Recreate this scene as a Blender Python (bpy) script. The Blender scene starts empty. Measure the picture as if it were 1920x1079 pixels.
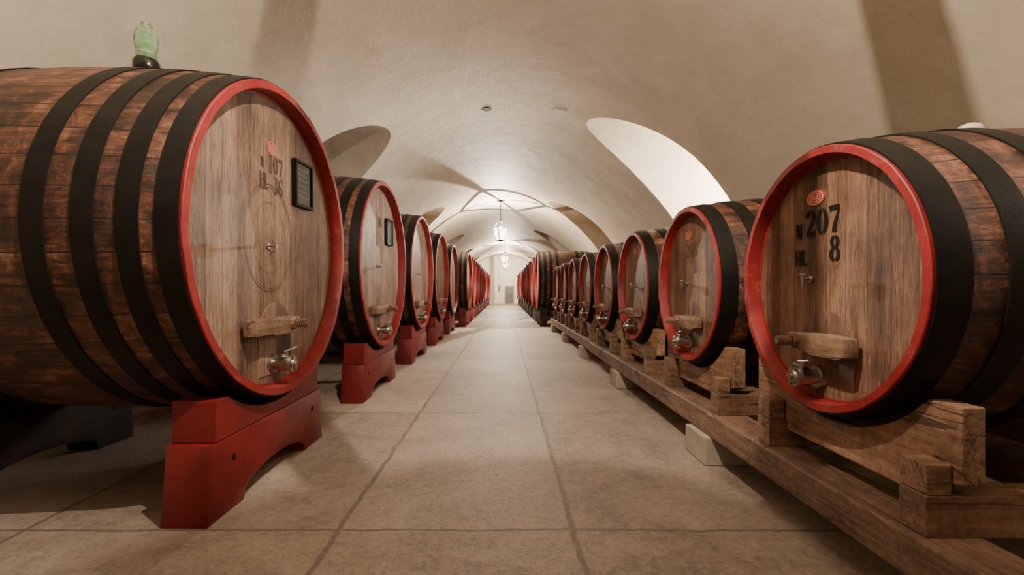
import bpy, bmesh, math, random
from mathutils import Vector, Matrix
random.seed(7)
S = 1.4
COL = bpy.context.scene.collection
pi = math.pi

# ------------------------------------------------------------------ materials
def newmat(name):
    m = bpy.data.materials.new(name); m.use_nodes = True
    nt = m.node_tree
    for n in list(nt.nodes): nt.nodes.remove(n)
    out = nt.nodes.new('ShaderNodeOutputMaterial')
    b = nt.nodes.new('ShaderNodeBsdfPrincipled')
    nt.links.new(b.outputs[0], out.inputs[0])
    return m, nt, b, out
class NB:
    def __init__(s, nt): s.nt = nt
    def n(s, t, **kw):
        x = s.nt.nodes.new(t)
        for k, v in kw.items(): setattr(x, k, v)
        return x
    def L(s, a, b): s.nt.links.new(a, b)
    def setin(s, sock, v):
        if hasattr(v, 'links') or isinstance(v, bpy.types.NodeSocket): s.L(v, sock)
        else: sock.default_value = v
    def m(s, op, a, b=None, c=None, clamp=False):
        x = s.n('ShaderNodeMath', operation=op, use_clamp=clamp)
        s.setin(x.inputs[0], a)
        if b is not None: s.setin(x.inputs[1], b)
        if c is not None: s.setin(x.inputs[2], c)
        return x.outputs[0]
    def noise(s, vec, scale=5, detail=4, rough=.55, dist=0):
        x = s.n('ShaderNodeTexNoise'); s.L(vec, x.inputs['Vector'])
        x.inputs['Scale'].default_value = scale; x.inputs['Detail'].default_value = detail
        x.inputs['Roughness'].default_value = rough; x.inputs['Distortion'].default_value = dist
        return x.outputs[0]
    def ramp(s, fac, stops):
        x = s.n('ShaderNodeValToRGB'); s.L(fac, x.inputs[0])
        e = x.color_ramp.elements
        e[0].position, e[0].color = stops[0][0], (*stops[0][1], 1)
        e[1].position, e[1].color = stops[-1][0], (*stops[-1][1], 1)
        for p, c in stops[1:-1]:
            k = e.new(p); k.color = (*c, 1)
        return x.outputs[0]
    def mix(s, f, a, b, mode='MIX'):
        x = s.n('ShaderNodeMix', data_type='RGBA', blend_type=mode)
        s.setin(x.inputs[0], f)
        for i, v in ((6, a), (7, b)):
            if isinstance(v, tuple): x.inputs[i].default_value = (*v, 1)
            else: s.L(v, x.inputs[i])
        return x.outputs[2]
    def bump(s, h, strength=.3, dist=.02, normal=None):
        x = s.n('ShaderNodeBump'); s.L(h, x.inputs['Height'])
        x.inputs['Strength'].default_value = strength; x.inputs['Distance'].default_value = dist
        if normal is not None: s.L(normal, x.inputs['Normal'])
        return x.outputs[0]
    def mapped(s, vec, scale):
        mp = s.n('ShaderNodeMapping'); s.L(vec, mp.inputs[0]); mp.inputs['Scale'].default_value = scale
        return mp.outputs[0]
    def coords(s, scale=(1, 1, 1), rnd=True):
        tc = s.n('ShaderNodeTexCoord')
        v = tc.outputs['Object']
        if rnd:
            oi = s.n('ShaderNodeObjectInfo')
            r = s.m('MULTIPLY', oi.outputs['Random'], 37.0)
            cb = s.n('ShaderNodeCombineXYZ')
            for i in range(3): s.L(r, cb.inputs[i])
            va = s.n('ShaderNodeVectorMath', operation='ADD'); s.L(v, va.inputs[0]); s.L(cb.outputs[0], va.inputs[1])
            w = va.outputs[0]
        else: w = v
        return v, w, s.mapped(w, scale)
    def crack(s, vec, width=.006, scale=1.0):
        n = s.noise(vec, scale, 4, .5, .6)
        return s.m('LESS_THAN', s.m('ABSOLUTE', s.m('SUBTRACT', n, .5)), width)

def stave_mat(name, N, stops):
    m, nt, b, out = newmat(name); q = NB(nt)
    raw, w, g = q.coords((2.2, 26, 26))
    sp = q.n('ShaderNodeSeparateXYZ'); q.L(raw, sp.inputs[0])
    ang = q.m('ARCTAN2', sp.outputs[2], sp.outputs[1])
    t = q.m('MULTIPLY', ang, N / (2 * pi))
    cell = q.m('FLOOR', t); fr = q.m('FRACT', t)
    oi = q.n('ShaderNodeObjectInfo')
    cb = q.n('ShaderNodeCombineXYZ'); q.L(cell, cb.inputs[0]); q.L(oi.outputs['Random'], cb.inputs[1])
    wn = q.n('ShaderNodeTexWhiteNoise'); q.L(cb.outputs[0], wn.inputs[0])
    grain = q.noise(g, 1.5, 10, .80, .5)
    blot = q.noise(w, 9, 9, .80, .6)
    big = q.noise(w, 2.6, 3, .6)
    f = q.m('ADD', q.m('MULTIPLY', grain, 1.0), q.m('MULTIPLY', wn.outputs[0], .14))
    f = q.m('ADD', f, q.m('MULTIPLY', q.m('SUBTRACT', big, .58), .6))
    f = q.m('ADD', f, q.m('MULTIPLY', q.m('SUBTRACT', blot, .53), 1.4))
    col = q.ramp(f, stops)
    edge = q.m('MINIMUM', fr, q.m('SUBTRACT', 1.0, fr))
    seam = q.m('GREATER_THAN', edge, .022)
    col = q.mix(seam, (.015, .007, .005), col)
    q.L(col, b.inputs['Base Color'])
    q.L(q.m('ADD', .18, q.m('MULTIPLY', blot, .42)), b.inputs['Roughness'])
    b.inputs['Specular IOR Level'].default_value = .45
    h = q.m('ADD', q.m('MULTIPLY', q.m('MINIMUM', edge, .05), 6), q.m('MULTIPLY', grain, 1.2))
    h = q.m('ADD', h, q.m('MULTIPLY', blot, 1.4))
    q.L(q.bump(h, .7, .008), b.inputs['Normal'])
    return m

def head_mat(name, pw, stops):
    m, nt, b, out = newmat(name); q = NB(nt)
    raw, w, g = q.coords((1, 30, 1.8))
    sp = q.n('ShaderNodeSeparateXYZ'); q.L(raw, sp.inputs[0])
    t = q.m('DIVIDE', sp.outputs[1], pw); cell = q.m('FLOOR', t); fr = q.m('FRACT', t)
    oi = q.n('ShaderNodeObjectInfo')
    cb = q.n('ShaderNodeCombineXYZ'); q.L(cell, cb.inputs[0]); q.L(oi.outputs['Random'], cb.inputs[1])
    wn = q.n('ShaderNodeTexWhiteNoise'); q.L(cb.outputs[0], wn.inputs[0])
    off = q.n('ShaderNodeVectorMath', operation='ADD'); q.L(g, off.inputs[0])
    c2 = q.n('ShaderNodeCombineXYZ'); q.L(q.m('MULTIPLY', wn.outputs[0], 30), c2.inputs[2]); q.L(c2.outputs[0], off.inputs[1])
    grain = q.noise(off.outputs[0], 1.3, 10, .78, 2.4)
    fine = q.noise(off.outputs[0], 7, 7, .8)
    big = q.noise(w, 2.4, 5, .68)
    stain = q.noise(q.mapped(w, (1, 8, .9)), 1.2, 5, .6)
    f = q.m('ADD', q.m('MULTIPLY', grain, .85), q.m('MULTIPLY', wn.outputs[0], .26))
    f = q.m('ADD', f, q.m('MULTIPLY', q.m('SUBTRACT', big, .60), .9))
    f = q.m('ADD', f, q.m('MULTIPLY', q.m('SUBTRACT', fine, .5), 1.2))
    f = q.m('ADD', f, q.m('MULTIPLY', q.m('SUBTRACT', stain, .52), .8))
    col = q.ramp(f, stops)
    ck = q.crack(off.outputs[0], .010, .9)
    col = q.mix(q.m('MULTIPLY', ck, .6), col, (.03, .016, .010))
    edge = q.m('MINIMUM', fr, q.m('SUBTRACT', 1.0, fr))
    seam = q.m('MULTIPLY', q.m('LESS_THAN', edge, .018), .8)
    col = q.mix(seam, col, (.03, .017, .011))
    q.L(col, b.inputs['Base Color']); b.inputs['Roughness'].default_value = .52
    q.L(q.bump(q.m('ADD', grain, q.m('MULTIPLY', fine, .8)), .65, .006), b.inputs['Normal'])
    return m

def wood_mat(name, axis, stops, rough=.62):
    sc = [16, 16, 16]; sc[axis] = 1.2
    m, nt, b, out = newmat(name); q = NB(nt)
    raw, w, g = q.coords(tuple(sc))
    grain = q.noise(g, 1.4, 9, .76, 1.8); big = q.noise(w, 3.2, 5, .65); fine = q.noise(w, 40, 5, .8)
    knot = q.n('ShaderNodeTexVoronoi'); q.L(w, knot.inputs['Vector']); knot.inputs['Scale'].default_value = 5
    kd = q.m('LESS_THAN', knot.outputs['Distance'], .085)
    f = q.m('ADD', q.m('MULTIPLY', grain, 1.0), q.m('MULTIPLY', q.m('SUBTRACT', big, .55), .9))
    f = q.m('ADD', f, q.m('MULTIPLY', q.m('SUBTRACT', fine, .5), .6))
    col = q.ramp(f, stops)
    col = q.mix(q.m('MULTIPLY', kd, .7), col, stops[0][1])
    ck = q.crack(q.mapped(g, (.55, .55, .55)), .009, 1.0)
    col = q.mix(q.m('MULTIPLY', ck, .75), col, (.02, .011, .008))
    q.L(col, b.inputs['Base Color'])
    b.inputs['Roughness'].default_value = rough
    q.L(q.bump(q.m('SUBTRACT', q.m('ADD', grain, q.m('MULTIPLY', fine, .4)), q.m('MULTIPLY', ck, .8)), .7, .009), b.inputs['Normal'])
    return m

def paint_mat(name, c1, c2, rough=.4, sc=6, metal=0, bumpn=.1, wear=None, spec=.5, wamt=.6):
    m, nt, b, out = newmat(name); q = NB(nt)
    raw, w, g = q.coords((1, 1, 1))
    n = q.noise(w, sc, 5, .6)
    col = q.ramp(n, [(.3, c1), (.7, c2)])
    if wear:
        n2 = q.noise(w, 9, 10, .85)
        mr = q.n('ShaderNodeMapRange'); q.L(n2, mr.inputs[0]); mr.inputs[1].default_value = .53; mr.inputs[2].default_value = .66
        col = q.mix(q.m('MULTIPLY', mr.outputs[0], wamt), col, wear)
        q.L(q.m('ADD', rough - .06, q.m('MULTIPLY', n2, .2)), b.inputs['Roughness'])
    else: b.inputs['Roughness'].default_value = rough
    q.L(col, b.inputs['Base Color'])
    b.inputs['Metallic'].default_value = metal
    b.inputs['Specular IOR Level'].default_value = spec
    q.L(q.bump(q.noise(w, sc * 5, 4, .7), bumpn, .005), b.inputs['Normal'])
    return m

def plaster_mat(name, c1, c2):
    m, nt, b, out = newmat(name); q = NB(nt)
    raw, w, g = q.coords((1, 1, 1), False)
    n = q.noise(w, .9, 7, .65, .4); n2 = q.noise(w, 6, 7, .7)
    f = q.m('ADD', q.m('MULTIPLY', n, .70), q.m('MULTIPLY', n2, .30))
    q.L(q.ramp(f, [(.38, c1), (.62, c2)]), b.inputs['Base Color'])
    b.inputs['Roughness'].default_value = .55
    h = q.m('ADD', q.noise(w, 1.8, 3), q.m('MULTIPLY', n2, .24)); h = q.m('ADD', h, q.m('MULTIPLY', q.noise(w, 24, 5, .7), .12))
    q.L(q.bump(h, .5, .05), b.inputs['Normal'])
    return m

def floor_mat():
    m, nt, b, out = newmat('stone_slabs'); q = NB(nt)
    raw, w, g = q.coords((1, 1, 1), False)
    def wobble(scale, amt, vec):
        wob = q.n('ShaderNodeTexNoise'); q.L(vec, wob.inputs['Vector']); wob.inputs['Scale'].default_value = scale; wob.inputs['Detail'].default_value = 9; wob.inputs['Roughness'].default_value = .74
        sb = q.n('ShaderNodeVectorMath', operation='SUBTRACT'); q.L(wob.outputs['Color'], sb.inputs[0]); sb.inputs[1].default_value = (.5, .5, .5)
        sc = q.n('ShaderNodeVectorMath', operation='SCALE'); q.L(sb.outputs[0], sc.inputs[0]); sc.inputs['Scale'].default_value = amt
        ad = q.n('ShaderNodeVectorMath', operation='ADD'); q.L(vec, ad.inputs[0]); q.L(sc.outputs[0], ad.inputs[1])
        return ad.outputs[0]
    ad = wobble(3.0, .075, raw)
    sp = q.n('ShaderNodeSeparateXYZ'); q.L(ad, sp.inputs[0])
    X, Y = sp.outputs[0], sp.outputs[1]
    d = None; idx = None
    for x0 in (-3.3, -2.0, -.69, .29, 1.6, 2.9):
        a = q.m('ABSOLUTE', q.m('SUBTRACT', X, x0)); st = q.m('GREATER_THAN', X, x0)
        d = a if d is None else q.m('MINIMUM', d, a)
        idx = st if idx is None else q.m('ADD', idx, st)
    t = q.m('DIVIDE', q.m('SUBTRACT', Y, 1.92), 1.84)
    fr = q.m('FRACT', t); e = q.m('MULTIPLY', q.m('MINIMUM', fr, q.m('SUBTRACT', 1.0, fr)), 1.84)
    e = q.m('MULTIPLY', e, 1.5)
    d = q.m('MINIMUM', d, e)
    cb = q.n('ShaderNodeCombineXYZ'); q.L(idx, cb.inputs[0]); q.L(q.m('FLOOR', t), cb.inputs[1])
    wn = q.n('ShaderNodeTexWhiteNoise'); q.L(cb.outputs[0], wn.inputs[0])
    n1 = q.noise(raw, 1.5, 8, .72, .9); n2 = q.noise(raw, 30, 9, .85); n3 = q.noise(raw, 7, 7, .75)
    f = q.m('ADD', q.m('MULTIPLY', n1, .50), q.m('MULTIPLY', n2, .75)); f = q.m('ADD', f, q.m('MULTIPLY', wn.outputs[0], .12)); f = q.m('ADD', f, q.m('MULTIPLY', n3, .42))
    f = q.m('SUBTRACT', f, .37)
    col = q.ramp(f, [(.32, (.24, .172, .130)), (.5, (.455, .352, .278)), (.68, (.64, .525, .43))])
    pit = q.m('LESS_THAN', q.noise(raw, 60, 4, .7), .38)
    col = q.mix(q.m('MULTIPLY', pit, .45), col, (.17, .12, .09))
    rag = q.m('MULTIPLY', q.noise(raw, 18, 8, .85), .022)
    mr = q.n('ShaderNodeMapRange'); q.L(d, mr.inputs[0]); q.L(q.m('SUBTRACT', rag, .003), mr.inputs[1]); q.L(q.m('ADD', rag, .004), mr.inputs[2])
    j = mr.outputs[0]
    jc = q.ramp(n2, [(.3, (.15, .112, .085)), (.7, (.33, .26, .20))])
    q.L(q.mix(j, jc, col), b.inputs['Base Color'])
    q.L(q.m('ADD', .26, q.m('MULTIPLY', n3, .45)), b.inputs['Roughness'])
    h = q.m('ADD', q.m('MULTIPLY', j, .4), q.m('MULTIPLY', n2, 1.5)); h = q.m('ADD', h, q.m('MULTIPLY', n3, 1.2)); h = q.m('SUBTRACT', h, q.m('MULTIPLY', pit, .4))
    q.L(q.bump(h, .85, .018), b.inputs['Normal'])
    return m

def emis_mat(name, color, strength):
    m, nt, b, out = newmat(name)
    b.inputs['Base Color'].default_value = (*color, 1)
    b.inputs['Emission Color'].default_value = (*color, 1); b.inputs['Emission Strength'].default_value = strength
    q = NB(nt); raw, w, g = q.coords(); n = q.noise(w, 3); q.L(q.m('ADD', .3, q.m('MULTIPLY', n, .2)), b.inputs['Roughness'])
    return m

WB = [(.20, (.007, .0035, .0025)), (.42, (.050, .0175, .010)), (.60, (.165, .060, .032)), (.88, (.46, .235, .15))]
M_stave = stave_mat('oak_staves_large', 44, WB)
M_stave2 = stave_mat('oak_staves_small', 34, WB)
M_head = head_mat('oak_head_large', .115, [(.12, (.045, .024, .015)), (.45, (.195, .113, .073)), (.80, (.38, .25, .175))])
M_head2 = head_mat('oak_head_small', .10, [(.12, (.035, .016, .009)), (.45, (.160, .078, .044)), (.80, (.36, .205, .13))])
M_red = paint_mat('red_rim_paint', (.17, .006, .008), (.28, .013, .014), .55, 5, bumpn=.45, wear=(.36, .12, .085), wamt=.55)
M_redst = paint_mat('red_stand_paint', (.12, .004, .005), (.21, .009, .010), .48, 4, bumpn=.45, wear=(.055, .005, .006), wamt=.7)
M_black = paint_mat('black_hoop_iron', (.004, .0035, .003), (.012, .0095, .008), .5, 8, .0, .3, spec=.22)
M_chrome = paint_mat('brushed_metal', (.32, .305, .28), (.48, .46, .43), .35, 20, 1.0, .05)
M_brass = paint_mat('nickel_plated_brass', (.30, .265, .215), (.44, .40, .34), .36, 20, 1.0, .05)
M_woodY = wood_mat('oak_timber_y', 1, [(.2, (.085, .040, .023)), (.5, (.29, .160, .093)), (.8, (.53, .34, .22))])
M_woodX = wood_mat('oak_timber_x', 0, [(.2, (.060, .028, .016)), (.5, (.215, .112, .064)), (.8, (.42, .255, .16))])
M_rail = wood_mat('weathered_rail', 1, [(.2, (.055, .029, .019)), (.5, (.190, .108, .070)), (.8, (.38, .245, .165))])
M_darkw = wood_mat('dark_and_shaded_timber', 1, [(.2, (.008, .005, .0035)), (.5, (.022, .012, .008)), (.75, (.045, .026, .017))])  # dark wood; also carries the shadow tone of the left rear stands
M_bar = wood_mat('clamp_oak', 1, [(.2, (.09, .048, .029)), (.5, (.23, .135, .082)), (.8, (.40, .265, .17))])
M_ink = paint_mat('stencil_ink', (.005, .004, .003), (.012, .008, .006), .75, 30, spec=.2)
M_inkw = paint_mat('worn_stencil_ink', (.006, .0045, .0035), (.022, .013, .009), .75, 40, spec=.2)
M_inkf = paint_mat('faded_stencil_ink', (.035, .019, .012), (.095, .053, .034), .7, 40)
M_inkg = paint_mat('nearly_gone_stencil_ink', (.065, .034, .021), (.12, .068, .043), .7, 30)
M_ring = paint_mat('scorched_ring', (.075, .042, .026), (.13, .077, .049), .7, 30)
M_badge = paint_mat('red_badge', (.30, .030, .020), (.40, .060, .038), .6, 30)
M_badgel = paint_mat('badge_print', (.46, .27, .18), (.54, .34, .23), .6, 30)
M_slate = paint_mat('slate', (.05, .05, .045), (.09, .085, .075), .6, 12)
M_chalk = paint_mat('chalk', (.30, .285, .25), (.42, .40, .36), .9, 30)
M_stone = paint_mat('pale_stone', (.30, .255, .205), (.46, .395, .32), .85, 5, 0, .9)
M_rubber = paint_mat('black_rubber', (.010, .009, .008), (.016, .014, .013), .2, 10)
M_cap = paint_mat('cream_silicone', (.62, .55, .40), (.72, .65, .5), .5, 10)
M_plaster = plaster_mat('vault_plaster', (.545, .462, .350), (.665, .582, .460))
M_wall = plaster_mat('end_wall_plaster', (.72, .67, .57), (.80, .75, .64))
M_floor = floor_mat()
M_door = paint_mat('grey_door', (.13, .13, .115), (.19, .18, .16), .5, 4)
M_winon = emis_mat('daylight_window', (1.0, .96, .89), 52.0)
M_windim = emis_mat('overcast_window', (1.0, .97, .91), 5.0)
M_winoff = paint_mat('shuttered_window', (.20, .17, .13), (.26, .22, .17), .5, 4)
M_frame = paint_mat('lantern_iron', (.05, .045, .035), (.09, .08, .06), .4, 10, .6)
M_bulb = emis_mat('bulb_glow', (1.0, .90, .72), 60)
M_pane, nt, b, out = newmat('lantern_glass'); q = NB(nt)
tr = q.n('ShaderNodeBsdfTransparent'); tr.inputs[0].default_value = (1, .98, .94, 1)
em = q.n('ShaderNodeEmission'); em.inputs[0].default_value = (1, .93, .8, 1); em.inputs[1].default_value = 16
raw, w, g = q.coords(); nz = q.noise(w, 8)
mx = q.n('ShaderNodeMixShader'); q.L(q.m('ADD', .12, q.m('MULTIPLY', nz, .12)), mx.inputs[0]); q.L(tr.outputs[0], mx.inputs[1]); q.L(em.outputs[0], mx.inputs[2]); q.L(mx.outputs[0], out.inputs[0])
M_green, nt, b, out = newmat('green_glass'); q = NB(nt)
raw, w, g = q.coords(); nz = q.noise(w, 6)
q.L(q.ramp(nz, [(.3, (.70, .92, .68)), (.7, (.80, .97, .76))]), b.inputs['Base Color'])
b.inputs['Roughness'].default_value = .05; b.inputs['Transmission Weight'].default_value = .88; b.inputs['IOR'].default_value = 1.22

# ------------------------------------------------------------------ mesh helpers
def mk(name, me, parent=None, loc=(0, 0, 0)):
    o = bpy.data.objects.new(name, me); COL.objects.link(o); o.location = loc
    if parent: o.parent = parent
    return o
def mesh(name, vs, fs, mat, smooth=False, mats=None):
    me = bpy.data.meshes.new(name); me.from_pydata([tuple(v) for v in vs], [], fs); me.validate()
    bm = bmesh.new(); bm.from_mesh(me); bmesh.ops.recalc_face_normals(bm, faces=bm.faces); bm.to_mesh(me); bm.free()
    me.materials.append(mat)
    if smooth:
        for p in me.polygons: p.use_smooth = True
        me.set_sharp_from_angle(angle=math.radians(35))
    return me
def flatmesh(name, vs, fs, mat):
    me = bpy.data.meshes.new(name); me.from_pydata([tuple(v) for v in vs], [], fs); me.materials.append(mat); return me
def lathe(prof, n, axis='x', closed=True, a0=0.0):
    vs = []; fs = []; k = len(prof)
    for i in range(n):
        a = a0 + 2 * pi * i / n; c, s = math.cos(a), math.sin(a)
        for (x, r) in prof:
            vs.append((x, r * c, r * s) if axis == 'x' else (r * c, r * s, x))
    for i in range(n):
        j = (i + 1) % n
        for t in range(k if closed else k - 1):
            u = (t + 1) % k
            fs.append((i * k + t, i * k + u, j * k + u, j * k + t))
    return vs, fs
def merge(parts):
    V = []; F = []
    for vs, fs in parts:
        o = len(V); V += [tuple(v) for v in vs]; F += [tuple(i + o for i in f) for f in fs]
    return V, F
def xf(p, M):
    return [tuple(M @ Vector(v)) for v in p[0]], p[1]
def boxp(x0, x1, y0, y1, z0, z1, bev=0.0):
    bm = bmesh.new()
    bmesh.ops.create_cube(bm, size=1)
    for v in bm.verts:
        v.co = Vector(((x0 + x1) / 2 + v.co.x * (x1 - x0), (y0 + y1) / 2 + v.co.y * (y1 - y0), (z0 + z1) / 2 + v.co.z * (z1 - z0)))
    if bev: bmesh.ops.bevel(bm, geom=bm.edges[:], offset=bev, segments=2, affect='EDGES', profile=.5)
    bm.verts.index_update()
    r = ([tuple(v.co) for v in bm.verts], [tuple(v.index for v in f.verts) for f in bm.faces]); bm.free()
    return r
def prism(poly, a, b, axis, bev=0.0):
    bm = bmesh.new()
    def P(u, v, t): return (t, u, v) if axis == 'x' else ((u, t, v) if axis == 'y' else (u, v, t))
    A = [bm.verts.new(P(u, v, a)) for u, v in poly]; B = [bm.verts.new(P(u, v, b)) for u, v in poly]
    bm.faces.new(A); bm.faces.new(B[::-1]); n = len(poly)
    for i in range(n): bm.faces.new((A[i], B[i], B[(i + 1) % n], A[(i + 1) % n]))
    bmesh.ops.recalc_face_normals(bm, faces=bm.faces)
    if bev:
        ed = [e for e in bm.edges if e.calc_face_angle(0) > .5]
        bmesh.ops.bevel(bm, geom=ed, offset=bev, segments=2, affect='EDGES', profile=.5)
    bm.verts.index_update()
    r = ([tuple(v.co) for v in bm.verts], [tuple(v.index for v in f.verts) for f in bm.faces]); bm.free()
    return r
def cyl(p0, p1, r0, r1=None, n=20):
    r1 = r0 if r1 is None else r1
    p0 = Vector(p0); p1 = Vector(p1); d = (p1 - p0); L = d.length
    q_ = d.to_track_quat('Z', 'Y').to_matrix().to_4x4(); q_.translation = p0
    vs = []
    for z, r in ((0, r0), (L, r1)):
        for i in range(n): vs.append(q_ @ Vector((r * math.cos(2 * pi * i / n), r * math.sin(2 * pi * i / n), z)))
    fs = [(i, (i + 1) % n, n + (i + 1) % n, n + i) for i in range(n)] + [tuple(range(n))[::-1], tuple(range(n, 2 * n))]
    return vs, fs
def empty(name, loc=(0, 0, 0), rot=0):
    o = bpy.data.objects.new(name, None); COL.objects.link(o); o.location = loc; o.rotation_euler = (0, 0, rot)
    o.empty_display_size = .1
    return o
def tag(o, label, cat, group=None):
    o['label'] = label; o['category'] = cat
    if group: o['group'] = group
def kids(o): return [c for c in bpy.data.objects if c.parent == o]
def copy_thing(root, loc=None, rot=None, skip=()):
    n = root.copy(); COL.objects.link(n)
    if loc is not None: n.location = loc
    if rot is not None: n.rotation_euler = (0, 0, rot)
    def rec(a, b):
        for c in kids(a):
            if c.name.split('.')[0] in skip: continue
            d = c.copy(); COL.objects.link(d); d.parent = b
            rec(c, d)
    rec(root, n)
    return n

# ------------------------------------------------------------------ stencil glyphs
def ribbon(pts):
    vs = []; fs = []; n = len(pts)
    for i, (x, y, w) in enumerate(pts):
        a = pts[max(0, i - 1)]; b_ = pts[min(n - 1, i + 1)]
        dx, dy = b_[0] - a[0], b_[1] - a[1]; l = math.hypot(dx, dy) or 1
        nx, ny = -dy / l * w / 2, dx / l * w / 2
        vs += [(x + nx, y + ny), (x - nx, y - ny)]
    for i in range(n - 1): fs.append((2 * i, 2 * i + 1, 2 * i + 3, 2 * i + 2))
    return vs, fs
def arc(cx, cy, rx, ry, a0, a1, thin=.06, thick=.19, n=18):
    P = []
    for i in range(n + 1):
        a = math.radians(a0 + (a1 - a0) * i / n)
        P.append((cx + rx * math.cos(a), cy + ry * math.sin(a), thin + (thick - thin) * abs(math.cos(a)) ** 1.3))
    return P
G = {
 '0': [arc(.3, .5, .22, .45, 100, 260, .08, .22), arc(.3, .5, .22, .45, 80, -80, .08, .22)],
 '8': [arc(.3, .75, .16, .2, 100, 262, .08, .18), arc(.3, .75, .16, .2, 80, -80, .08, .18), arc(.3, .27, .2, .23, 100, 260, .08, .21), arc(.3, .27, .2, .23, 80, -80, .08, .21)],
 '2': [arc(.29, .72, .2, .23, 175, -35, .09, .21), [(.43, .56, .16), (.3, .38, .10), (.14, .17, .09)], [(.06, .08, .17), (.4, .08, .17), (.54, .12, .25)]],
 '7': [[(.05, .86, .25), (.14, .90, .18), (.56, .90, .18)], [(.53, .79, .08), (.4, .5, .14), (.3, .2, .22), (.29, .02, .22)]],
 '1': [[(.3, .06, .18), (.3, .97, .18)], [(.12, .03, .06), (.48, .03, .06)], [(.1, .84, .06), (.2, .92, .08)]],
 '3': [arc(.27, .75, .18, .2, 150, -78, .07, .16), arc(.27, .27, .21, .23, 78, -150, .07, .18)],
 '6': [arc(.3, .5, .21, .45, 95, 262), arc(.31, .27, .19, .22, 150, -80, .07, .17), arc(.36, .8, .14, .14, 80, 0, .06, .14)],
 'N': [[(.08, 0, .19), (.08, 1, .19)], [(.12, .98, .26), (.48, .02, .26)], [(.54, 0, .19), (.54, 1, .19)]],
 'H': [[(.1, 0, .22), (.1, 1, .22)], [(.5, 0, .22), (.5, 1, .22)], [(.18, .5, .12), (.42, .5, .12)]],
 'L': [[(.14, 0, .24), (.14, 1, .24)], [(.27, .07, .14), (.54, .07, .14), (.55, .22, .1)]],
}
def text_mesh(name, items, x, mat):
    V = []; F = []
    for s, u, v, h, asp in items:
        for ch in s:
            for pl in G[ch]:
                vs, fs = ribbon(pl); o = len(V)
                V += [(x, u + a * h * asp, v + b_ * h) for a, b_ in vs]; F += [tuple(i + o for i in f) for f in fs]
            u += .66 * h * asp
    return flatmesh(name, V, F, mat)

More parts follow.
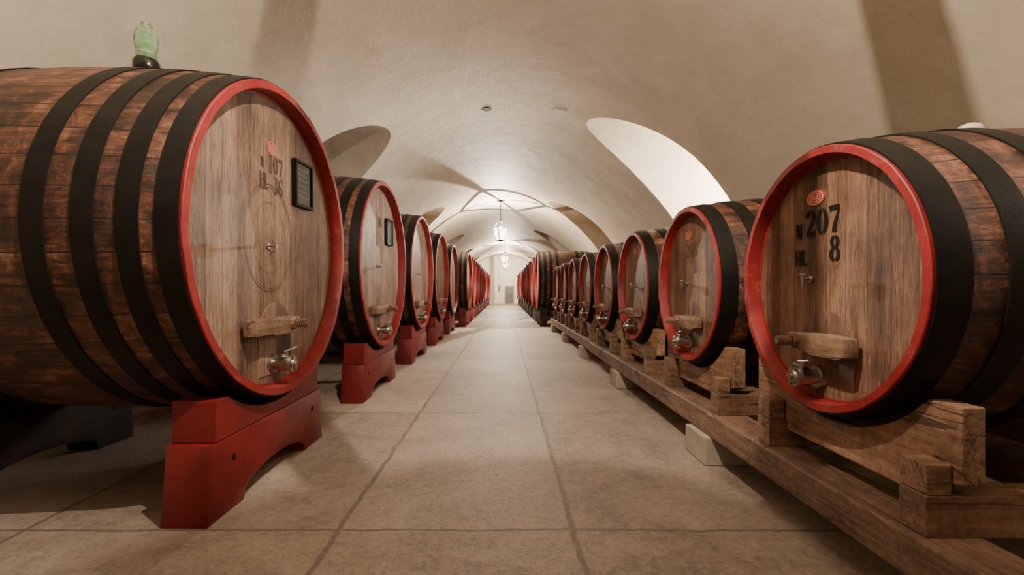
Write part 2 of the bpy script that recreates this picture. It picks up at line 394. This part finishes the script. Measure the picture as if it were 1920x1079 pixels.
# ------------------------------------------------------------------ barrel builder
def barrel(R, Rb, L, rec, t, hoops, stave, headm, zax, loc, rot, ns, fit):
    root = empty('wine_barrel', loc, rot)
    C = (0, 0, zax)
    rr = lambda x: Rb - (Rb - R) * ((x + L / 2) / (L / 2)) ** 2
    ring = 96
    prof = [(-.02, R - t + .005), (-.02, R - .004)] + [(x, rr(x)) for x in [-.02 - (L - .04) * i / 24 for i in range(25)]] + [(-L, rr(-L)), (-L, R - t), (-L + rec, R - t), (-L + rec, 0.001), (-L + rec + .03, .001), (-L + rec + .03, R - t + .005)]
    vs, fs = lathe(prof, ring); body = mk('body', mesh('barrel_body', vs, fs, stave, True), root, C)
    vs, fs = lathe([(-rec, .0005), (-rec, R - t + .004), (-rec - .03, R - t + .004), (-rec - .03, .0005)], ring)
    mk('head', mesh('barrel_head', vs, fs, headm, True), root, C)
    # rim: sawn stave ends, flat faced, inner edge slightly uneven from stave to stave
    rn = random.Random(5); nn = 176
    pr = [(-.045, R + .001), (-.003, R + .001), (0, R - .002), (0, R - t + .001), (-.002, R - t), (-rec + .003, R - t - .006), (-rec + .002, R - t - .018), (-rec - .004, R - t - .018), (-rec - .004, R - t + .010), (-.045, R - .014)]
    vs, fs = lathe(pr, nn); k_ = len(pr); vs = [list(v) for v in vs]
    for i in range(nn):
        if i % 4 == 0: dx = rn.uniform(-.0025, .001)
        e2 = rn.uniform(-.003, .004)
        for j_ in (1, 2, 3, 4): vs[i * k_ + j_][0] += dx
        for j_ in (6, 7):
            v = vs[i * k_ + j_]; r_ = math.hypot(v[1], v[2]); f_ = (r_ + e2) / r_; v[1] *= f_; v[2] *= f_
    mk('rim', mesh('barrel_rim', vs, fs, M_red, True), root, C)
    for (a, w) in hoops + [(L - a - w, w) for a, w in hoops]:
        x0, x1 = -a, -a - w
        if a < .03: x0 = -.014
        if a > L - w - .03: x1 = -L + .02
        th = .006
        p = [(x0, rr(x0) - .002), (x0, rr(x0) + th), ((x0 + x1) / 2, rr((x0 + x1) / 2) + th + .0005), (x1, rr(x1) + th), (x1, rr(x1) - .002)]
        vs, fs = lathe(p, ring)
        mk('hoop', mesh('barrel_hoop', vs, fs, M_black, True), root, C)
    k = fit['k']; X = -rec
    w = .17 * k; vt = fit['door_top']; vb = -(R - t - .045)
    A = []
    for i in range(25):
        a = pi * i / 24; A.append((w * math.cos(a), vt - w + w * math.sin(a)))
    vbb = max(vb, -math.sqrt((R - t - .045) ** 2 - w * w))
    A += [(-w, vbb), (w, vbb)]
    mk('manway_door', mesh('manway_door', *prism(A, X - .002, X + .005, 'x', .002), headm), root, C)
    bc, bv, bl, bh = fit['bar']
    y0, y1 = bc - bl / 2, bc + bl / 2
    P = [(y0, bv - bh * .5), (y0 + bl * .35, bv - bh * .5), (y0 + bl * .42, bv - bh * .62), (y1 - bl * .12, bv - bh * .62), (y1, bv - bh * .45), (y1, bv + bh * .4), (y1 - bl * .3, bv + bh * .5), (y0, bv + bh * .42)]
    mk('clamp_bar', mesh('clamp_bar', *prism(P, X + .022 * k, X + .085 * k, 'x', .003), M_bar, True), root, C)
    su = fit['screw']
    th = [cyl((X + .006, su, bv), (X + .1 * k, su, bv), .022 * k), cyl((X + .085 * k, su, bv), (X + .108 * k, su, bv), .036 * k, .032 * k, 8)]
    for i in range(5):
        xx = X + .108 * k + i * .011 * k
        th += [cyl((xx, su, bv), (xx + .0055 * k, su, bv), .020 * k, .024 * k), cyl((xx + .0055 * k, su, bv), (xx + .011 * k, su, bv), .024 * k, .020 * k)]
    th.append(cyl((X + .163 * k, su, bv), (X + .174 * k, su, bv), .022 * k, .016 * k))
    mk('clamp_screw', mesh('clamp_screw', *merge(th), M_woodX, True), root, C)
    k *= .84
    tu, tv = fit['tap']; k2 = k * .9
    T = [cyl((X, tu, tv), (X + .008, tu, tv), .022 * k2), cyl((X + .005, tu, tv), (X + .065 * k2, tu, tv), .010 * k2, .009 * k2), cyl((X + .055 * k2, tu, tv), (X + .055 * k2, tu, tv - .045 * k2), .008 * k2, .006 * k2)]
    tap = mk('sampling_tap', mesh('sampling_tap', *merge(T), M_chrome, True), root, C)
    mk('tap_handle', mesh('tap_handle', *merge([cyl((X + .055 * k2, tu, tv), (X + .055 * k2, tu, tv + .028 * k2), .006 * k2), cyl((X + .055 * k2, tu - .03 * k2, tv + .028 * k2), (X + .055 * k2, tu + .03 * k2, tv + .028 * k2), .006 * k2)]), M_chrome, True), tap)
    du, dv = fit['valve']
    D = [cyl((X + .004, du, dv), (X + .02, du, dv), .062 * k, .058 * k, 28), cyl((X + .02, du, dv), (X + .07 * k, du, dv), .038 * k, .036 * k, 24),
         cyl((X + .07 * k, du, dv), (X + .125 * k, du, dv), .05 * k, .05 * k, 28), cyl((X + .125 * k, du, dv), (X + .145 * k, du, dv), .058 * k, .054 * k, 28),
         cyl((X + .145 * k, du, dv), (X + .158 * k, du, dv), .040 * k, .030 * k, 24), cyl((X + .158 * k, du, dv), (X + .168 * k, du, dv), .016 * k, .014 * k, 12)]
    for i in range(6):
        a = i * pi / 3; D.append(cyl((X + .14 * k, du + .046 * k * math.cos(a), dv + .046 * k * math.sin(a)), (X + .152 * k, du + .046 * k * math.cos(a), dv + .046 * k * math.sin(a)), .007 * k, n=8))
    val = mk('drain_valve', mesh('drain_valve', *merge(D), M_brass, True), root, C)
    mk('valve_lever', mesh('valve_lever', *merge([cyl((X + .095 * k, du, dv + .045 * k), (X + .095 * k, du, dv + .078 * k), .012 * k), cyl((X + .095 * k, du - .03 * k, dv + .078 * k), (X + .12 * k, du + .09 * k, dv + .098 * k), .009 * k, .007 * k), cyl((X + .095 * k, du - .016 * k, dv + .05 * k), (X + .095 * k, du - .07 * k, dv + .06 * k), .010 * k)]), M_chrome, True), val)
    bu, bv2, bw, bh2 = fit['badge']
    V = [(X + .003, bu + bw * math.cos(a), bv2 + bh2 * math.sin(a)) for i in range(32) for a in (2 * pi * i / 32,)]
    bd = mk('oval_badge', mesh('oval_badge', *prism([(v[1], v[2]) for v in V], X, X + .003, 'x'), M_badge), root, C)
    V = []; F = []
    for s0, s1 in ((.86, .76), (.56, .47)):
        o = len(V)
        for i in range(32):
            a = 2 * pi * i / 32
            V += [(X + .0042, bu + bw * s0 * math.cos(a), bv2 + bh2 * s0 * math.sin(a)), (X + .0042, bu + bw * s1 * math.cos(a), bv2 + bh2 * s1 * math.sin(a))]
        F += [(o + 2 * i, o + 2 * i + 1, o + (2 * i + 3) % 64, o + (2 * i + 2) % 64) for i in range(32)]
    for i in range(4):
        o = len(V); u = bu + (-.28 + .16 * i) * bw
        V += [(X + .0042, u, bv2 - bh2 * .25), (X + .0042, u + .08 * bw, bv2 - bh2 * .25), (X + .0042, u + .08 * bw, bv2 + bh2 * .25), (X + .0042, u, bv2 + bh2 * .25)]; F.append((o, o + 1, o + 2, o + 3))
    mk('badge_print', flatmesh('badge_print', V, F, M_badgel), bd)
    if fit.get('ring'):
        ru, rv, r0 = fit['ring']; V = []; F = []
        for ra, rb_ in ((1, .985), (.94, .93), (.66, .65)):
            o = len(V)
            for i in range(64):
                a = 2 * pi * i / 64
                V += [(X + .003, ru + r0 * ra * .85 * math.cos(a), rv + r0 * ra * math.sin(a)), (X + .003, ru + r0 * rb_ * .85 * math.cos(a), rv + r0 * rb_ * math.sin(a))]
            F += [(o + 2 * i, o + 2 * i + 1, o + (2 * i + 3) % 128, o + (2 * i + 2) % 128) for i in range(64)]
        mk('carved_emblem', flatmesh('carved_emblem', V, F, M_ring), root, C)
    return root

BIG = dict(R=.82, Rb=.880, L=1.62, rec=.080, t=.038, hoops=[(0, .095), (.150, .080), (.305, .080), (.48, .082)], stave=M_stave, headm=M_head, ns=44,
           fit=dict(k=1.0, door_top=-.33, bar=(-.11, -.445, .46, .085), screw=.03, tap=(-.075, -.025), valve=(-.035, -.66), badge=(-.04, .51, .050, .040), ring=(-.06, .02, .29)))
SML = dict(R=.505, Rb=.560, L=1.28, rec=.060, t=.028, hoops=[(0, .10), (.19, .076), (.37, .076)], stave=M_stave2, headm=M_head2, ns=34,
           fit=dict(k=.88, door_top=-.12, bar=(.035, -.245, .31, .078), screw=-.075, tap=(-.085, 0.005), valve=(-.035, -.385), badge=(-.06, .332, .055, .032)))

YC, ZC = 2.54, 1.263
def add_bung(root, x, z, r, mat):
    return mk('bung', mesh('bung', *lathe([(-.02, .001), (-.02, r), (.022, r), (.040, r * .8), (.048, r * .4), (.05, .001)], 24, 'z', False), mat, True), root, (x, 0, z))
XB = -1.183
RB = math.radians(-1.2)
b0 = barrel(zax=ZC, loc=(XB, YC, 0), rot=RB, **BIG)
tag(b0, 'large oak wine barrel numbered 107 with red rim and black hoops', 'barrel', 'large wine barrels')
TX = -.080 + .003
SKIPF = ('sampling_tap', 'clamp_bar', 'clamp_screw', 'drain_valve', 'tap_handle', 'valve_lever', 'manway_door', 'door_seam', 'oval_badge', 'badge_print', 'carved_emblem')
bigs = [b0]
for k in range(1, 15):
    xx = XB if k < 5 else -.98
    c = copy_thing(b0, (xx, YC + 2.13 * k, 0), RB, skip=() if k < 4 else SKIPF)
    tag(c, 'large oak wine barrel with red rim on a red stand', 'barrel', 'large wine barrels'); bigs.append(c)
bigr = []
for k in range(10):
    c = copy_thing(b0, (.93, 13.25 + 2.13 * k, 0), pi, skip=SKIPF)
    tag(c, 'large dark oak wine barrel with red rim on dark wooden stand', 'barrel', 'large wine barrels across the aisle'); bigr.append(c)
def digits(o, name, items, x, mat, z):
    mk(name, text_mesh(name, items, x, mat), o, (0, 0, z))
digits(b0, 'stencil_letter', [('N', -.145, .385, .055, .7)], TX, M_inkf, ZC)
digits(b0, 'stencil_number', [('107', -.075, .375, .10, .8)], TX, M_inkf, ZC)
digits(b0, 'stencil_letter', [('HL', -.155, .275, .085, .75)], TX, M_inkf, ZC)
digits(b0, 'stencil_number', [('36', -.02, .265, .10, .8)], TX, M_inkf, ZC)
digits(bigs[1], 'stencil_number', [('106', -.06, .375, .10, .72)], TX, M_inkg, ZC)
bigs[1]['label'] = 'large oak wine barrel with glossy red rim and small slate'

XS, YS, ZS = 1.20, 1.80, 1.042
s0 = barrel(zax=ZS, loc=(XS, YS, 0), rot=pi, **SML)
add_bung(s0, -.62, ZS + .561, .042, M_cap)
tag(s0, 'oak wine barrel stencilled 207 with red rim on timber cradle', 'barrel', 'barrels on the timber rack')
smalls = [s0]
for k in range(1, 8):
    c = copy_thing(s0, (XS, YS + 1.28 * k, 0), pi)
    tag(c, 'oak wine barrel with red rim and brass valve on timber cradle', 'barrel', 'barrels on the timber rack'); smalls.append(c)
TX2 = -.060 + .003
digits(s0, 'stencil_letter', [('N', -.182, .178, .062, .9)], TX2, M_inkw, ZS)
digits(s0, 'stencil_number', [('207', -.122, .180, .106, .98)], TX2, M_ink, ZS)
digits(s0, 'stencil_letter', [('HL', -.188, .060, .068, .9)], TX2, M_inkw, ZS)
digits(s0, 'stencil_number', [('8', .018, .070, .100, .98)], TX2, M_ink, ZS)
digits(smalls[1], 'stencil_number', [('208', -.10, .18, .10, .85)], TX2, M_inkg, ZS)
digits(smalls[1], 'stencil_number', [('8', .015, .07, .09, .85)], TX2, M_inkg, ZS)

# ------------------------------------------------------------------ stands for big barrels
def stand(mat, loc):
    r = empty('barrel_stand', loc)
    base = [(-.61, 0), (-.33, 0)]
    for i in range(1, 24):
        a = pi * i / 24; base.append((-.33 * math.cos(a), .11 * math.sin(a) ** .7))
    base += [(.33, 0), (.61, 0), (.575, .335), (-.575, .335)]
    mk('base', mesh('stand_base', *prism(base, -.1, .1, 'x', .006), mat, True), r)
    top = [(-.545, .338), (.545, .338), (.545, .52)]
    ra = .870; ye = math.sqrt(ra * ra - (ZC - .52) ** 2)
    top += [(ye - 2 * ye * i / 24, ZC - math.sqrt(ra * ra - (ye - 2 * ye * i / 24) ** 2)) for i in range(25)] + [(-.545, .52)]
    mk('saddle', mesh('stand_saddle', *prism(top, -.095, .095, 'x', .004), mat), r)
    B = []
    for y in (-.42, .45):
        B.append(cyl((.1, y, .235), (.103, y, .235), .015)); B.append(cyl((.102, y, .235), (.105, y, .235), .009, n=6))
    mk('bolt', mesh('stand_bolt', *merge(B), M_black), r)
    return r
st = stand(M_redst, (XB - .16, YC, 0)); tag(st, 'red painted wooden saddle stand beneath a large barrel', 'barrel stand', 'red barrel stands')
st2 = stand(M_darkw, (.93 + .165, 13.25, 0)); tag(st2, 'dark timber saddle stand beneath a large barrel', 'barrel stand', 'dark barrel stands')
for k in range(0, 15):
    x0 = bigs[k].location.x
    if k: copy_thing(st, (x0 - .16, YC + 2.13 * k, 0))
    if k < 3: copy_thing(st2, (x0 - 1.46, YC + 2.13 * k + .02, 0))  # rear stands reuse the dark copy: deep shadow put into their colour
for k in range(1, 10): copy_thing(st2, (.93 + .165, 13.25 + 2.13 * k, 0))
copy_thing(st2, (.93 + 1.46, 13.25, 0))

# ------------------------------------------------------------------ timber rack
def simple(name, p, mat, label, cat, group=None, smooth=False, loc=(0, 0, 0)):
    o = mk(name, mesh(name, *p, mat, smooth), None, loc); tag(o, label, cat, group); return o
RZ0, RZ1 = .165, .295
for (xa, xb) in ((1.17, 1.37), (2.15, 2.35)):
    simple('rack_rail', boxp(xa, xb, .05, 6.3, RZ0, RZ1, .008), M_rail, 'long weathered timber rail carrying the barrel cradles', 'timber beam', 'rack rails')
    simple('rack_rail', boxp(xa + .01, xb, 6.31, 11.75, RZ0, RZ1, .008), M_rail, 'long weathered timber rail carrying the barrel cradles', 'timber beam', 'rack rails')
for xa in (1.16, 2.14):
    for y in (.45, 2.62, 4.68, 6.8, 8.9, 11.0):
        simple('stone_block', boxp(-.02, .27, -.0, .28, 0, RZ0 - .001, .008), M_stone, 'pale rough stone block supporting the timber rail', 'stone block', 'stone supports', loc=(xa, y, 0))
cbm = mesh('cross_beam', *boxp(0, 1.22, -.048, .048, RZ1, .415, .004), M_woodX)
chm = mesh('chock', *boxp(.002, .073, -.046, .046, .416, .505, .004), M_woodX)
rc = .552
yl = .515
top = [(-yl, .455), (-.40, .417), (-.395, .372), (.28, .372), (.285, .417), (yl, .440), (yl, .672)]
ye = math.sqrt(rc * rc - (ZS - .672) ** 2)
top += [(ye - 2 * ye * i / 24, ZS - math.sqrt(rc * rc - (ye - 2 * ye * i / 24) ** 2)) for i in range(25)] + [(-yl, .672)]
crm = mesh('cradle', *prism(top, 0, .068, 'x', .004), M_woodY)
for k in range(8):
    yc = YS + 1.28 * k
    for dy in (-.445, .335):
        o = mk('cross_beam', cbm, None, (1.20, yc + dy, 0)); tag(o, 'oak cross beam with end chock resting on the timber rail', 'timber beam', 'rack cross beams')
        for cx in (0, 1.0): mk('chock', chm, o, (cx, 0, 0))
    for dx in (.078, .925):
        o = mk('barrel_cradle', crm, None, (1.20 + dx, yc, 0)); tag(o, 'curved oak cradle board holding a wine barrel', 'barrel cradle', 'barrel cradles')

simple('floor_batten', boxp(-2.80, -2.72, 3.3, 4.0, 0, .06, .006), M_woodY, 'thin wooden batten lying on the stone floor', 'wood batten')

# ------------------------------------------------------------------ airlock on first barrel
al = empty('fermentation_airlock', (-1.955, YC - .02, ZC + .881)); tag(al, 'green glass fermentation airlock on black rubber bung on barrel', 'airlock')
al.scale = (.82, .82, .90)
mk('rubber_bung', mesh('rubber_bung', *lathe([(0, .001), (0, .05), (.05, .056), (.062, .070), (.075, .076), (.11, .076), (.130, .064), (.140, .03), (.140, .001)], 32, 'z', False), M_rubber, True), al)
gp = [(.066, .03), (.072, .048), (.088, .06), (.105, .058), (.112, .045), (.118, .058), (.135, .068), (.160, .065), (.168, .069), (.205, .068), (.228, .060), (.242, .040), (.250, .022), (.262, .019), (.266, .034), (.278, .034), (.284, .018), (.284, .014),
      (.262, .014), (.240, .037), (.225, .057), (.204, .0655), (.138, .0655), (.120, .042), (.100, .0555), (.088, .0575), (.076, .045), (.070, .027)]
mk('glass_vessel', mesh('glass_vessel', *lathe(gp, 40, 'z', True), M_green, True), al, (0, 0, .070))
mk('inner_tube', mesh('inner_tube', *lathe([(.07, .010), (.215, .010), (.222, .03), (.16, .034), (.158, .032), (.210, .028), (.205, .008), (.07, .008)], 24, 'z', True), M_green, True), al, (0, 0, .070))

# ------------------------------------------------------------------ chalkboards hung on barrels
def board(loc, s=1):
    r = empty('chalkboard', loc)
    r.rotation_euler = (math.radians(1), 0, RB)
    w, h = .115, .140
    F = merge([boxp(0, .03, -w, w, h - .018, h, .003), boxp(0, .03, -w, w, -h, -h + .018, .003), boxp(0, .03, -w, -w + .018, -h, h, .003), boxp(0, .03, w - .018, w, -h, h, .003)])
    mk('frame', mesh('board_frame', *F, M_black), r)
    mk('slate', mesh('slate', *boxp(.002, .016, -w + .018, w - .018, -h + .018, h - .018), M_slate), r)
    V = []; Fc = []; rn = random.Random(3)
    for j in range(6):
        z = h - .05 - j * .033; y = -w + .04 + rn.random() * .03
        while y < w - .06:
            ln = .012 + rn.random() * .02
            pts = [(y + ln * i / 4, z + (rn.random() - .5) * .012, .003) for i in range(5)]
            vs, fs = ribbon(pts); o = len(V); V += [(.0168, a, b_) for a, b_ in vs]; Fc += [tuple(i + o for i in f) for f in fs]
            y += ln + .012
    mk('chalk_writing', flatmesh('chalk_writing', V, Fc, M_chalk), r)
    return r
o = board((XB - .070, YC + .30, ZC + .385)); tag(o, 'small black framed chalkboard hung on the barrel head', 'chalkboard', 'chalkboards')
o2 = copy_thing(o, (XB - .070, YC + 2.13 + .30, ZC + .36))

# ------------------------------------------------------------------ room shell
def structure(o): o['kind'] = 'structure'; return o
VR, VC = 3.35, .3
Y0, Y1 = -4.0, 34.6
N = 160
poly = [(-4.9, 0), (-VR, 0)] + [(-VR * math.cos(pi * i / N), VC + VR * math.sin(pi * i / N)) for i in range(N + 1)] + [(VR, 0), (4.9, 0), (4.9, 4.3), (-4.9, 4.3)]
vm = mesh('ceiling', *prism(poly, Y0, Y1, 'y'), M_plaster)
vault = mk('ceiling', vm); structure(vault)
def lun(yc, hw, ztop, zs, xa, xb, rise=None):
    rise = rise or hw
    P = [(yc + hw * math.cos(pi * i / 32), ztop - rise + rise * math.sin(pi * i / 32)) for i in range(33)] + [(yc - hw, zs), (yc + hw, zs)]
    return prism(P, xa, xb, 'x')
parts = []
ys = [6.65 + 6 * i for i in range(5)]
for i, y in enumerate(ys):
    parts.append(lun(y, .92, 3.43, 1.75, .9, 5.2)); parts.append(lun(y - .2, .85, 3.24, 2.45, -.9, -5.2, .60))
parts.append(lun(.65 - .0, .92, 3.43, 1.75, 2.2, 5.2)) 
V, F = merge(parts)
cm = mesh('cutter', V, F, M_plaster); co = mk('cutter', cm)
md = vault.modifiers.new('b', 'BOOLEAN'); md.object = co; md.operation = 'DIFFERENCE'; md.solver = 'EXACT'; md.use_self = True
dg = bpy.context.evaluated_depsgraph_get(); dg.update()
nm = bpy.data.meshes.new_from_object(vault.evaluated_get(dg)); vault.modifiers.clear(); vault.data = nm; nm.name = 'ceiling'
bpy.data.objects.remove(co)
if not nm.materials: nm.materials.append(M_plaster)
wi = 1
for i, y in enumerate([.65] + ys):
    mt = M_windim if i == 0 else (M_winon if i == 1 else M_winoff)
    P = lun(y, .90, 3.41, 1.77, 4.60, 4.64)
    structure(mk('window_%d' % wi, mesh('w', *P, mt))); wi += 1
    if i:
        structure(mk('window_%d' % wi, mesh('w', *lun(y - .2, .83, 3.22, 2.47, -4.64, -4.60, .58), M_winoff))); wi += 1
structure(mk('floor', mesh('floor', *boxp(-4.9, 4.9, Y0, Y1, -.15, 0), M_floor)))
structure(mk('wall_back', mesh('wall_back', *boxp(-4.9, 4.9, Y1, Y1 + .2, -.15, 4.3), M_wall)))
structure(mk('door_1', mesh('door_1', *merge([boxp(.12, .68, Y1 - .05, Y1, 0, 1.28, .01), boxp(.17, .63, Y1 - .07, Y1 - .05, .08, .58, .01), boxp(.17, .63, Y1 - .07, Y1 - .05, .66, 1.2, .01)]), M_door)))
structure(mk('trim_1', mesh('trim_1', *merge([boxp(.05, .12, Y1 - .06, Y1, 0, 1.36, .01), boxp(.68, .75, Y1 - .06, Y1, 0, 1.36, .01), boxp(.12, .68, Y1 - .06, Y1, 1.285, 1.36, .01)]), M_stone)))
simple('junction_box', merge([boxp(-.42, -.27, Y1 - .05, Y1 - .001, .95, 1.35, .01), boxp(-.36, -.345, Y1 - .02, Y1 - .001, 1.35, 3.2)]), M_door, 'grey electrical box with conduit on the pale wall', 'electrical box')
simple('ceiling_vent', merge([cyl((-.255, 6.69, VC + math.sqrt(VR**2 - .255**2) + .002), (-.255, 6.69, VC + math.sqrt(VR**2 - .255**2) - .012), .075, .07)]), M_black, 'small round black vent in the plaster vault', 'vent')
pm = Matrix.Translation((.80, 6.55, VC + math.sqrt(VR**2 - .64) - .003)) @ Matrix.Rotation(math.asin(.8 / VR), 4, 'Y')
simple('ceiling_plate', xf(boxp(-.09, .09, -.05, .05, -.008, .004, .002), pm), M_cap, 'small pale cover plate on the plaster vault', 'cover plate')

# ------------------------------------------------------------------ lanterns
def lantern(loc, rot, bw=.012):
    r = empty('hanging_lantern', loc, rot)
    hb, hm = -.25, .12
    rb, rm, ra = .13, .235, .03; zt = .34
    C4 = [(math.cos(a), math.sin(a)) for a in (0, pi / 2, pi, 3 * pi / 2)]
    F = []
    for c, s in C4:
        F.append(cyl((rb * c, rb * s, hb), (rm * c, rm * s, hm), bw, n=8))
        F.append(cyl((rm * c, rm * s, hm), (ra * c, ra * s, zt), bw * .8, n=8))
    for i in range(4):
        a, b_ = C4[i], C4[(i + 1) % 4]
        F.append(cyl((rb * a[0], rb * a[1], hb), (rb * b_[0], rb * b_[1], hb), .012, n=8))
        F.append(cyl((rm * a[0], rm * a[1], hm), (rm * b_[0], rm * b_[1], hm), .009, n=8))
    F.append(cyl((0, 0, zt - .02), (0, 0, zt + .05), .045, .02)); F.append(cyl((0, 0, hb - .05), (0, 0, hb), .01, .05))
    F.append(cyl((-rb, 0, hb), (rb, 0, hb), .008, n=6))
    mk('frame', mesh('lantern_frame', *merge(F), M_frame, True), r)
    for i in range(4):
        a, b_ = C4[i], C4[(i + 1) % 4]; e = .97
        V = [(rb * a[0] * e, rb * a[1] * e, hb), (rb * b_[0] * e, rb * b_[1] * e, hb), (rm * b_[0] * e, rm * b_[1] * e, hm), (rm * a[0] * e, rm * a[1] * e, hm)]
        mk('glass_pane', flatmesh('glass_pane', V, [(0, 1, 2, 3)], M_pane), r)
    mk('bulb', mesh('bulb', *lathe([(-.075, .001), (-.07, .012), (-.05, .028), (-.03, .030), (-.012, .018), (-.01, .001)], 16, 'z', False), M_bulb, True), r, (0, 0, -.02))
    top_z = VC + VR - loc[2]
    rod = [cyl((0, 0, zt + .04), (0, 0, top_z - .02), .008, n=8), cyl((0, 0, top_z - .04), (0, 0, top_z + .01), .05, .06)]
    n = 7
    for i in range(n):
        z = zt + .1 + (top_z - zt - .2) * i / (n - 1); rod.append(cyl((0, 0, z - .02), (0, 0, z + .02), .014, n=8))
    mk('suspension_rod', mesh('suspension_rod', *merge(rod), M_frame, True), r)
    tag(r, 'glowing glass lantern with dark metal frame hanging from vault', 'lantern', 'hanging lanterns')
    ld = bpy.data.lights.new('lantern_light', 'POINT'); ld.color = (1, .885, .74); ld.shadow_soft_size = .004
    lo = bpy.data.objects.new('lantern_light', ld); COL.objects.link(lo); lo.parent = r; lo.location = (0, 0, .0)
    return r, ld
LZ = 2.76
r0, l0 = lantern((0, 1.15, LZ), math.radians(34), .0145); l0.energy = 740
r1, l1 = lantern((-.10, 13.6, LZ - .03), math.radians(-16)); l1.energy = 1500
r2, l2 = lantern((.03, 25.5, LZ), math.radians(20)); l2.energy = 1700
r3, l3 = lantern((.10, 31.8, LZ), math.radians(20)); l3.energy = 1200

# ------------------------------------------------------------------ scale to metres
for o in list(bpy.data.objects):
    if o.parent is None:
        o.location = o.location * S
        o.scale = o.scale * S

W = bpy.data.worlds.new('World'); bpy.context.scene.world = W; W.use_nodes = True
bg = W.node_tree.nodes['Background']; bg.inputs[0].default_value = (1, .89, .76, 1); bg.inputs[1].default_value = .08

cam = bpy.data.cameras.new('Camera'); co = bpy.data.objects.new('Camera', cam); COL.objects.link(co)
co.location = (0, 0, 1.0 * S); co.rotation_euler = (pi / 2, 0, 0)
cam.sensor_width = 36; cam.lens = 16.2; cam.shift_x = 15 / 1920; cam.shift_y = 5.5 / 1920; cam.clip_end = 200
bpy.context.scene.camera = co
